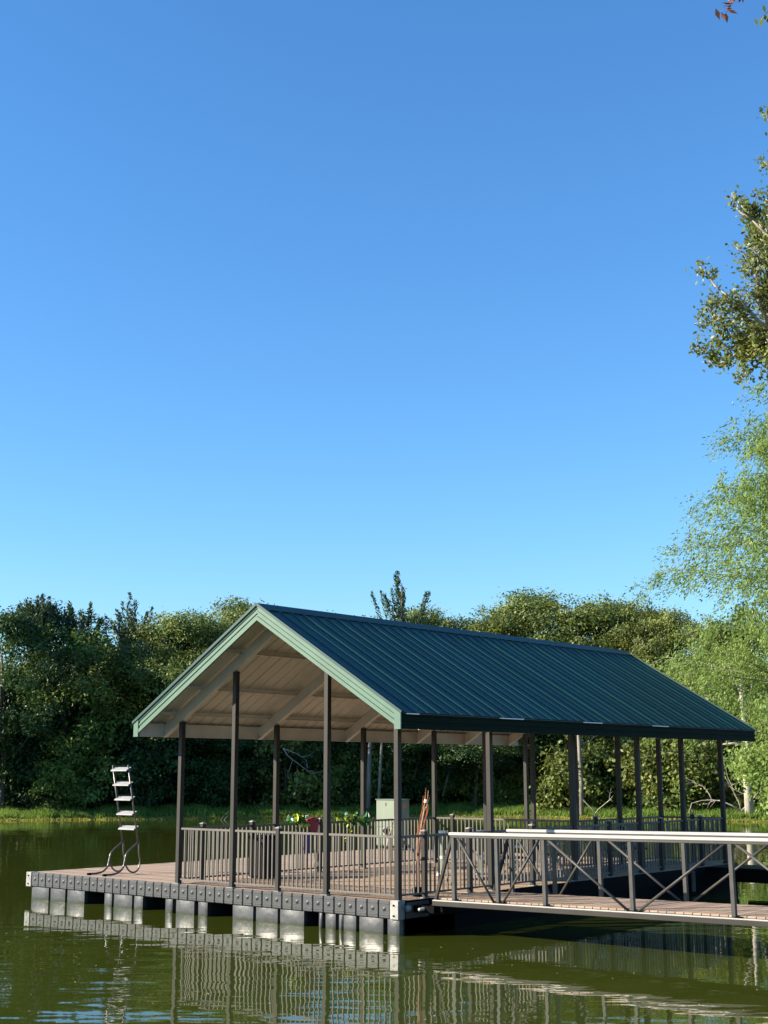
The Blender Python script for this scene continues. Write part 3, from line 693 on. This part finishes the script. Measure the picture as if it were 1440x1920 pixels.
FRONT = [
    (56.6, 82, 12.7, 'dark', 'dark leafy tree at the edge of the photo beyond the open end of the dock'),
    (55.4, 86, 12.9, 'dark', 'tall dark tree whose pointed top rises beyond the dock end, above the water'),
    (54.2, 84, 12.2, 'lime', 'dark green tree with yellowish patches beyond the open deck'),
    (53.4, 92, 13.4, 'dark', 'narrow topped dark tree next to the dip in the treeline'),
    (52.5, 88, 10.4, 'oak', 'low topped tree directly at the dip in the treeline above the ladder'),
    (50.4, 88, 12.9, 'oak', 'olive green round crowned tree above the swim ladder and pavilion eave'),
    (49.4, 85, 12.2, 'oak', 'olive tree just beyond the drooping roof corner over the ladder side'),
    (48.4, 88, 13.1, 'oak', 'sunlit olive tree half hidden by the front gable slope'),
    (46.9, 92, 13.9, 'oak', 'tall tree whose pale crown shows beside the gable peak'),
    (45.3, 90, 12.6, 'oak', 'tree whose top barely clears the ridge just behind the gable peak'),
    (43.6, 90, 12.4, 'dark', 'dark tree hidden behind the roof, seen under it between the front posts'),
    (41.7, 92, 12.4, 'oak', 'tree behind the roof ridge beside the feathery upright top'),
    (40.2, 88, 12.7, 'lime', 'bright low tree right beneath the feathery upright top'),
    (38.9, 90, 13.2, 'oak', 'olive tree with flat top above the middle of the ridge'),
    (37.7, 88, 13.1, 'oak', 'second flat topped olive tree above the middle of the ridge'),
    (36.4, 88, 13.5, 'oak', 'round olive crown standing above the ridge before the treeline notch'),
    (35.2, 91, 12.7, 'dark', 'darker tree in the notch of the treeline over the ridge'),
    (34.2, 90, 14.3, 'oak', 'high rounded tree rising behind the far half of the ridge'),
    (32.9, 88, 14.4, 'oak', 'tallest broad oak crown above the far end of the ridge'),
    (31.4, 90, 14.6, 'oak', 'wide domed tree just past the far end of the ridge'),
    (29.8, 87, 13.0, 'oak', 'olive tree above the far slope of the roof, between dome and willow'),
    (28.5, 86, 13.2, 'oak', 'olive tree with dark gaps standing behind the bare forked branch'),
    (27.3, 84, 13.1, 'oak', 'olive tree partly veiled by the willow twigs'),
    (26.0, 84, 13.3, 'lime', 'bright tree behind the pale dead trunk and the willow'),
    (24.5, 84, 13.8, 'lime', 'yellow green tree behind the willow at the edge of the photo'),
]
for az, D, H, k, lb in FRONT:
    tree(az, D+3, H+.9+.45*(-1)**int(az*1.3), k, lb, WOOD, w=1.0+.12*math.sin(az*5))
for i, az in enumerate(np.arange(22.5, 59, 1.55)):
    tree(az+rt.uniform(-.4, .4), 99+rt.uniform(-2, 3), 11.0+rt.uniform(-1.2, 1.0), rt.choice(['oak', 'dark']), 'dense tree standing deep in the wood behind the shoreline trees', 'trees deep in the wood', w=1.25)
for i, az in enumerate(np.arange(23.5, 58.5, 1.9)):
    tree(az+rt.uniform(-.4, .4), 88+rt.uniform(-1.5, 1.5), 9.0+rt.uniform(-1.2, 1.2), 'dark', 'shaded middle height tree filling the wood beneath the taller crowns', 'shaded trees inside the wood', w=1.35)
for az, D, H in ((59.2, 96, 15), (61.5, 98, 16), (64.5, 100, 17), (68, 103, 17), (72, 106, 17), (60.5, 105, 17), (66, 109, 17)):
    tree(az, D, H, 'dark', 'tree of the wood continuing beyond the open end of the dock', 'trees farther along the shore', w=1.2)
# feathery tall tops
for az, D, H, z0, sd_, m, lb, sp in ((39.99, 90, 16.9, 9, 3, 'leaf_blue', 'feathery upright treetop with forked branches rising above the roof ridge', 2.5),
                                  (51.6, 90, 14.9, 8, 9, 'leaf_blue', 'bluish sparse conifer rising beside the treeline dip above the ladder', 1.9),
                                  (55.5, 87, 14.4, 8, 12, 'leaf_blue', 'thin feathery top sticking out of the dark wood beyond the dock end', 1.3),
                                  (53.6, 89, 14.4, 8, 15, 'leaf_dark_shade', 'dark spiky treetop beside the treeline dip', 1.7)):
    x, y = polar(az, D); z = ground_z(x, y)
    t = thing('conifer_tree', lb, 'tree', (x, y, z), sd_)
    MB().tube([(0, 0, -.3), (.1, 0, H*.5), (0, .1, H-z-1.5)], [.2, .14, .03], 6).build('trunk', M['bark'], t, smooth=True)
    place('crown', spindly('crown', M[m], sd_, H-z, z0-z, 12, sp), t)
# shrubs at the foot of the wood
def where(az):
    for lim, txt in ((54.6, 'beyond the open end of the dock'), (52.9, 'just before the swim ladder'), (51.2, 'right behind the swim ladder top'), (49.8, 'between ladder and first front post'),
                     (47.9, 'between the first two front posts'), (46.2, 'beside the second front post'), (44.4, 'by the bare hanging branch'), (42.6, 'beside the green cabinet'),
                     (41.0, 'behind the green cabinet'), (39.6, 'behind the corner post'), (38.3, 'next to the rust coloured stems'), (36.9, 'between the stems and the side posts'), (35.6, 'behind the paired side posts'),
                     (34.0, 'past the paired side posts'), (32.4, 'beside the tall pale trunk'), (30.9, 'between pale trunk and rear posts'), (29.4, 'between the rear posts'), (27.8, 'by the tangled fallen branches'),
                     (26.2, 'around the rear corner post'), (0, 'beneath the willow')):
        if az > lim: return txt
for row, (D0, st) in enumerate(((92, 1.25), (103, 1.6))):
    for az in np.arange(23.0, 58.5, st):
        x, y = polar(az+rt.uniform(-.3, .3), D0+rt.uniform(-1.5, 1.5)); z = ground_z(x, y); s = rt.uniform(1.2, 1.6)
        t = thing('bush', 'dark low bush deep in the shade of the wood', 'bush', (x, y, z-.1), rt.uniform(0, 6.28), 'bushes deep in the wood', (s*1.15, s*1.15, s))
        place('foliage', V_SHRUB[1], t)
used = {}
for i, az in enumerate(np.arange(23.9, 58.4, .58)):
    a = az+rt.uniform(-.25, .25); x, y = polar(a, 0)
    # distance: a few metres behind the shoreline
    D = np.interp(a, [22, 24.4, 26, 30, 34.5, 41, 46, 50, 56.7, 60], [78, 81, 83, 84.5, 88, 88, 87.5, 87, 86.5, 86.5])+rt.uniform(-1.6, 1.6)
    x, y = polar(a, D); z = ground_z(x, y)
    if rt.random() < .26: continue
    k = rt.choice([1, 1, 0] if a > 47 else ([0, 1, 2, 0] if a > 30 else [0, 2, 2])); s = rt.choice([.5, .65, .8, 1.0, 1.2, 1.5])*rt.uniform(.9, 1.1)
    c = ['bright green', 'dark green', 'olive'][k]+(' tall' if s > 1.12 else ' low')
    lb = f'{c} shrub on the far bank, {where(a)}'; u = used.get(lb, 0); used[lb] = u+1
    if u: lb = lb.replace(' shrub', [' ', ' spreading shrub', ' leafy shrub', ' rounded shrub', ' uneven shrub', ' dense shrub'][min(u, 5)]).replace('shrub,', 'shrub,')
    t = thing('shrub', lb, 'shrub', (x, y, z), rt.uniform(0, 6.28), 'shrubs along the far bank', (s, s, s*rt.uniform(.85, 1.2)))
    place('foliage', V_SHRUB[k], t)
    MB().tube([(0, 0, -.2), (.1, .05, 1.2), (.2, 0, 2.6)], [.07, .05, .02], 5).build('stem', M['bark'], t)

# bare and pale wood
def branchy(rg, p, d, l, r, depth, mb):
    pts = [Vector(p)]; d = Vector(d).normalized()
    for i in range(5):
        d = (d+Vector((rg.uniform(-1, 1), rg.uniform(-1, 1), rg.uniform(-1, 1)))*.26).normalized(); pts.append(pts[-1]+d*l/5)
    mb.tube(pts, [r*(1-.16*i) for i in range(6)], 6)
    if depth:
        for i in (2, 3, 4, 5):
            if rg.random() < .75:
                dd = (d+Vector((rg.uniform(-1, 1), rg.uniform(-1, 1), rg.uniform(-.8, 1)))*.9).normalized()
                branchy(rg, pts[i], dd, l*rg.uniform(.35, .6), r*.5, depth-1, mb)
def bare(name, label, cat, az, D, zoff, dirs, seed, m='palebark', depth=2):
    x, y = polar(az, D); z = ground_z(x, y)+zoff; t = thing(name, label, cat, (x, y, z)); rg = random.Random(seed)
    for d, l, r in dirs:
        mb = MB(); branchy(rg, (0, 0, 0), d, l*.9, r*.62, depth, mb); mb.build('branch', M[m], t, smooth=True)
    return t
SR = rgt   # roughly across the view
bare('fallen_branches', 'tangle of bleached fallen branches on the bank before the rear corner post', 'branches', 27.6, 82, .4, [((-.8, -.5, .5), 3.4, .07), ((.5, .3, .5), 3.0, .06), ((-.2, -.2, 1), 2.6, .05), ((-1, -.6, .15), 3.0, .06)], 3)
bare('fallen_branches', 'pale broken limbs lying on the bank under the willow', 'branches', 26.1, 79.5, .3, [((-.8, -.5, .6), 3.2, .08), ((.6, .5, .7), 2.8, .07), ((-.5, -.3, 1), 2.8, .06)], 7)
bare('fallen_branches', 'bleached fallen branch on the bank next to the tall pale trunk', 'branches', 32.0, 81.5, .2, [((-.5, -.3, .8), 2.0, .05), ((.5, .3, .6), 1.8, .05)], 12)
bare('fallen_branches', 'low grey driftwood on the dark bank between the first two front posts', 'branches', 48.6, 80.5, .1, [((-.9, -.6, .2), 3.0, .06), ((.7, .5, .25), 2.4, .05)], 15)
bare('hanging_branch', 'bare pale branch hanging down in the dark gap between the front posts', 'branch', 45.1, 83.5, 4.1, [((.3, .2, -1), 2.6, .06), ((.8, .6, -.4), 1.8, .05)], 5)
def stick(name, label, cat, az, D, pts, rad, m='palebark', extra=()):
    x, y = polar(az, D); z = ground_z(x, y); t = thing(name, label, cat, (x, y, z))
    MB().tube([Vector((SR.x*a, SR.y*a, b)) for a, b in pts], rad, 8).build('trunk', M[m], t, smooth=True)
    for e, r in extra: MB().tube([Vector((SR.x*a, SR.y*a, b)) for a, b in e], r, 6).build('limb', M[m], t, smooth=True)
stick('dead_tree', 'tall pale dead tree with a bent limb reaching toward the roof, under the willow', 'tree', 25.75, 79, [(0, -.3), (-.05, 2), (.05, 4.5), (-.1, 6.5), (-.15, 8.6)], [.30, .24, .2, .15, .06],
      extra=[([(0, 4.6), (-.9, 5.6), (-1.7, 6.1), (-2.3, 6.9)], [.12, .10, .07, .04]), ([(0, 4.0), (-.8, 4.1), (-1.4, 4.05)], [.09, .07, .04]), ([(-.1, 6.0), (.4, 6.9), (.6, 8.0)], [.1, .07, .03]), ([(-.1, 6.8), (-.7, 8.3), (-.9, 9.4)], [.08, .05, .02])])
stick('pale_trunk', 'straight pale tree trunk on the far bank seen between the side posts', 'tree trunk', 32.55, 82, [(0, -.3), (.03, 2), (-.05, 5.2), (0, 7)], [.15, .13, .12, .10], m='greybark', extra=[([(0, 4.3), (.6, 4.4), (.95, 4.8)], [.05, .04, .02])])
stick('grey_trunk', 'thicker of two grey trunks in the gap beside the green cabinet', 'tree trunk', 41.5, 84.5, [(0, -.3), (.05, 2.2), (.15, 5)], [.17, .14, .1], m='greybark')
stick('grey_trunk', 'thinner of two grey trunks in the gap beside the green cabinet', 'tree trunk', 41.1, 84.2, [(0, -.3), (.15, 2.2), (.3, 5)], [.10, .09, .07], m='greybark')
stick('slender_trunk', 'thin pale leaning trunk just past the corner post', 'tree trunk', 39.6, 86.5, [(-.2, .8), (.2, 2.4), (.65, 3.9), (1.0, 4.8)], [.05, .045, .035, .02], m='greybark', extra=[([(.65, 3.9), (1.0, 4.2), (1.3, 4.1)], [.03, .02, .01])])
stick('slender_trunk', 'forked pale leaning trunk behind the rust coloured stems', 'tree trunk', 38.15, 86.0, [(-.3, .8), (.1, 2.2), (.4, 3.4), (.75, 4.9)], [.055, .05, .04, .02], m='greybark', extra=[([(.1, 2.2), (.7, 3.1), (1.2, 4.2)], [.03, .025, .015]), ([(.2, 2.9), (-.5, 3.5), (-.9, 4.7)], [.05, .035, .02])])

# ------------------------------------------------------------------ grass along the far bank
def blades(name, m, n, lo, hi, h0, h1, seed, azr=(22.5, 60)):
    rs = np.random.RandomState(seed); P = []
    while len(P) < n:
        az = rs.uniform(*azr); x, y = polar(az, 80); t = math.atan2(y-LC[1], x-LC[0]); o = rs.uniform(lo, hi)
        # density in tussocks
        if math.sin(t*70+o*2.1)*math.sin(t*143-o*1.3) < rs.uniform(-1.1, .6): continue
        r = float(shore_r(t))+o; x, y = LC[0]+math.cos(t)*r, LC[1]+math.sin(t)*r
        P.append((x, y, ground_z(x, y), 1+.45*math.sin(t*90)*math.sin(t*37+1)))
    P = np.array(P); n = len(P); k = 4
    B = np.repeat(P, k, 0); B[:, :2] += rs.normal(size=(n*k, 2))*.14
    h = rs.uniform(h0, h1, n*k)*B[:, 3]; lean = rs.normal(size=(n*k, 2))*h[:, None]*.28; a = rs.uniform(0, 6.28, n*k); w = rs.uniform(.02, .045, n*k)
    V = np.empty((n*k, 3, 3)); V[:, 0] = B[:, :3]; V[:, 1] = B[:, :3]
    V[:, 0, 0] -= np.cos(a)*w; V[:, 0, 1] -= np.sin(a)*w; V[:, 1, 0] += np.cos(a)*w; V[:, 1, 1] += np.sin(a)*w
    V[:, 2, :2] = B[:, :2]+lean; V[:, 2, 2] = B[:, 2]+h
    N = n*k; me = bpy.data.meshes.new(name); me.vertices.add(3*N); me.vertices.foreach_set('co', V.reshape(-1).astype(np.float32))
    me.loops.add(3*N); me.loops.foreach_set('vertex_index', np.arange(3*N, dtype=np.int32))
    me.polygons.add(N); me.polygons.foreach_set('loop_start', np.arange(0, 3*N, 3, dtype=np.int32)); me.polygons.foreach_set('loop_total', np.full(N, 3, dtype=np.int32))
    at = me.attributes.new('rnd', 'FLOAT', 'POINT'); at.data.foreach_set('value', np.repeat(rs.rand(N), 3).astype(np.float32))
    me.update(calc_edges=True); me.materials.append(m); return place(name, me)
g1 = stuff(blades('grass', M['grass'], 46000, .35, 7.5, .12, .36, 1)); tag(g1, 'bright green grass covering the far bank below the wood', 'grass')
g2 = stuff(blades('shore_grass', M['grass_yellow'], 8000, -.25, .5, .04, .12, 2)); tag(g2, 'low yellowish grass fringe right at the far waterline', 'grass')

# ------------------------------------------------------------------ willow (near right)
def willow():
    az, D = 21.5, 44; x, y = polar(az, D); z = ground_z(x, y)
    t = thing('willow_tree', 'tall airy willow with drooping yellow green foliage beyond the rear of the dock', 'willow', (x, y, z))
    rs = np.random.RandomState(21); rg = random.Random(21)
    mb = MB(); mb.tube([(0, 0, -.5), (.1, 0, 3), (-.1, .1, 6.5), (0, 0, 10), (.1, 0, 15.9-z)], [.42, .34, .26, .16, .04], 8); C = []; T = []
    H = 16.2-z
    for i in range(84):
        u = rg.uniform(.10, 1)**.9; zb = H*u*.88+.6; a = rg.uniform(0, 6.28)
        if i < 40: a = math.pi+.75+rg.uniform(-.9, .9)   # limbs reaching over the lake
        l = (5.6*(1-u)**.55+1.7)*rg.uniform(.65, 1.1)*(1.05 if u < .75 else .8)
        rise = rg.uniform(.3, .95)
        pts = []; n = 9
        for j in range(n+1):
            s = j/n; pts.append(Vector((math.cos(a)*l*s+rg.uniform(-.2, .2), math.sin(a)*l*s+rg.uniform(-.2, .2), zb+l*rise*(s-.6*s*s)+rg.uniform(-.12, .12))))
        mb.tube(pts, [.028*(1-s/(n+1))+.004 for s in range(n+1)], 5)
        for j in range(2, n+1):
            for q in range(5):
                b = pts[j]+Vector((rg.gauss(0, .28), rg.gauss(0, .28), rg.gauss(0, .15))); dl = rg.uniform(.3, 1.1)
                k = int(dl*46); s = rs.rand(k, 1)
                dr = np.array([math.cos(a)*.6+rg.uniform(-.35, .35), math.sin(a)*.6+rg.uniform(-.35, .35), rg.uniform(-1.0, -.3)])
                C.append(np.array(b)+s*dl*dr+rs.normal(size=(k, 3))*.085); T.append(np.tile(dr, (k, 1)))
    mb.build('trunk', M['greybark'], t, smooth=True)
    C = np.concatenate(C); T = np.concatenate(T)
    place('foliage', leaf_mesh('foliage', C, .115*rs.uniform(.7, 1.4, len(C)), M['leaf_willow'], 4, droop=T*1.2, aspect=.32, up=.2), t)
willow()
# low willow scrub on the right bank
for az, D, s, lb in ((23.9, 62, 1.25, 'yellow green willow scrub low on the bank beyond the rear of the dock'), (22.6, 55, 1.35, 'nearer willow scrub at the edge of the photo beyond the dock')):
    x, y = polar(az, D); z = ground_z(x, y); t = thing('willow_shrub', lb, 'shrub', (x, y, z), 0, None, (s, s, s))
    place('foliage', crown('foliage', M['leaf_willow'], int(D), H=5.0, z0=.1, rx=2.4, lobes=16, sub=14, leaves=34, ls=.16, lr=(.5, 1), sr=.3), t)
    MB().tube([(0, 0, -.2), (.1, 0, 2.5)], [.1, .04], 6).build('stem', M['bark'], t)

# ------------------------------------------------------------------ oak (near right, only its outer boughs in view)
def oak():
    az, D = 17.2, 21.5; x, y = polar(az, D); z = ground_z(x, y)
    t = thing('oak_tree', 'near oak reaching its leafy boughs in from the edge, high above the gangway', 'oak', (x, y, z))
    rg = random.Random(33); rs = np.random.RandomState(33); mb = MB()
    mb.tube([(0, 0, -.5), (.1, 0, 3.5), (-.1, .2, 7), (.1, 0, 10), (0, .1, 15)], [.42, .36, .28, .18, .05], 10)
    side = Vector((-rgt.x, -rgt.y, 0)); fw = Vector((fwd.x, fwd.y, 0)).normalized(); C = []; O = []
    def twig(p, d, l, r, depth, wig=1.0):
        pts = [Vector(p)]; d = Vector(d).normalized()
        for i in range(4):
            d = (d+Vector((rg.uniform(-1, 1), rg.uniform(-1, 1), rg.uniform(-.8, .8)))*.30*wig).normalized(); pts.append(pts[-1]+d*l/4)
        mb.tube(pts, [max(.006, r*(1-.17*i)) for i in range(5)], 5)
        if depth:
            for i in ((3, 4) if depth == 3 else (1, 2, 3, 4)):
                for _ in range(3 if depth == 3 else 2 if i > 1 else 1):
                    if rg.random() < .85:
                        dd = (d+Vector((rg.uniform(-1, 1), rg.uniform(-1, 1), rg.uniform(-.7, .8)))*.95).normalized()
                        twig(pts[i], dd, (l if depth < 3 else 2.6)*rg.uniform(.26, .44), r*.5, depth-1)
        elif rg.random() < .52:
            for q in pts[1:]:
                k = rg.randint(5, 13); C.append(np.array(q)+rs.normal(size=(k, 3))*.075)
    # boughs: start height, reach, rise, sideways
    for h, reach, rise, fwb in ((8.6, 4.4, .06, -.05), (8.8, 4.0, .22, .12), (9.3, 3.6, .16, .2), (9.2, 3.4, .14, -.15), (10.0, 4.0, .20, .05), (10.3, 3.6, .12, -.1), (10.8, 3.5, .28, .12),
                                (11.6, 3.2, .26, 0), (12.0, 2.9, .30, -.15), (9.6, 3.0, .26, .3)):
        twig((0, 0, h+1.0), side+fw*fwb+Vector((0, 0, rise+.10)), reach-1.55, .07, 3, .6)
    for i in range(12):
        a = rg.uniform(-1.6, 1.6); d = -side*math.cos(a)+fw*math.sin(a); twig((0, 0, rg.uniform(9.5, 13)), d+Vector((0, 0, .3)), 2.6, .08, 3, .7)
    mb.build('trunk', M['palebark'], t, smooth=True)
    Cc = np.concatenate(C)
    place('foliage', leaf_mesh('foliage', Cc, .072*rs.uniform(.7, 1.35, len(Cc)), M['leaf_oak'], 34, aspect=.6), t)
oak()
# spray of dry leaves hanging in at the very top
def spray(az, D, H, seed, m, label, n):
    x, y = polar(az, D); rg = random.Random(seed); rs = np.random.RandomState(seed)
    t = thing('twig', label, 'twig', (x, y, H)); e = Vector((rgt.x, rgt.y, 0))
    MB().tube([e*1.6+Vector((0, 0, 1.3)), e*.9+Vector((0, 0, .75)), e*.25+Vector((0, 0, .3)), Vector((0, 0, .03))], [.012, .009, .006, .003], 5).build('stem', M['bark'], t, smooth=True)
    C = np.stack([rs.normal(0, .035, n), rs.normal(0, .035, n), rs.uniform(-.03, .22, n)], 1); C[:, 0] += C[:, 2]*e.x*.9; C[:, 1] += C[:, 2]*e.y*.9
    place('leaves', leaf_mesh('leaves', C, .075*rs.uniform(.8, 1.2, n), M[m], seed, droop=np.tile([.1, .1, -1.], (n, 1)), aspect=.4), t)
spray(25.0, 9, 8.06, 2, 'leaf_dead', 'hanging twig of dry brown leaves at the very top of the sky', 30)
spray(23.35, 9, 7.93, 6, 'leaf_oak', 'small green leafy twig tip at the upper corner of the sky', 26)

# leaves and pollen specks afloat on the near water
def specks():
    rs = np.random.RandomState(9); mb = MB()
    for i in range(260):
        az = R(rs.uniform(22, 60)); D = rs.uniform(13.5, 30)**1.0; x, y = VX-math.sin(az)*D, VY+math.cos(az)*D
        if -11 < x < 13.5 and -.3 < y < 12.8: continue
        a = rs.uniform(0, 6.28); q = rs.uniform(.008, .028); c, t = math.cos(a)*q, math.sin(a)*q
        mb.add([(x+c, y+t, .004), (x-t*.5, y+c*.5, .007), (x-c, y-t, .004), (x+t*.5, y-c*.5, .007)], [(0, 1, 2, 3)])
    o = stuff(mb.build('floating_leaves', M['palestem'])); tag(o, 'tiny pale leaves and specks afloat on the green water', 'leaves')
specks()
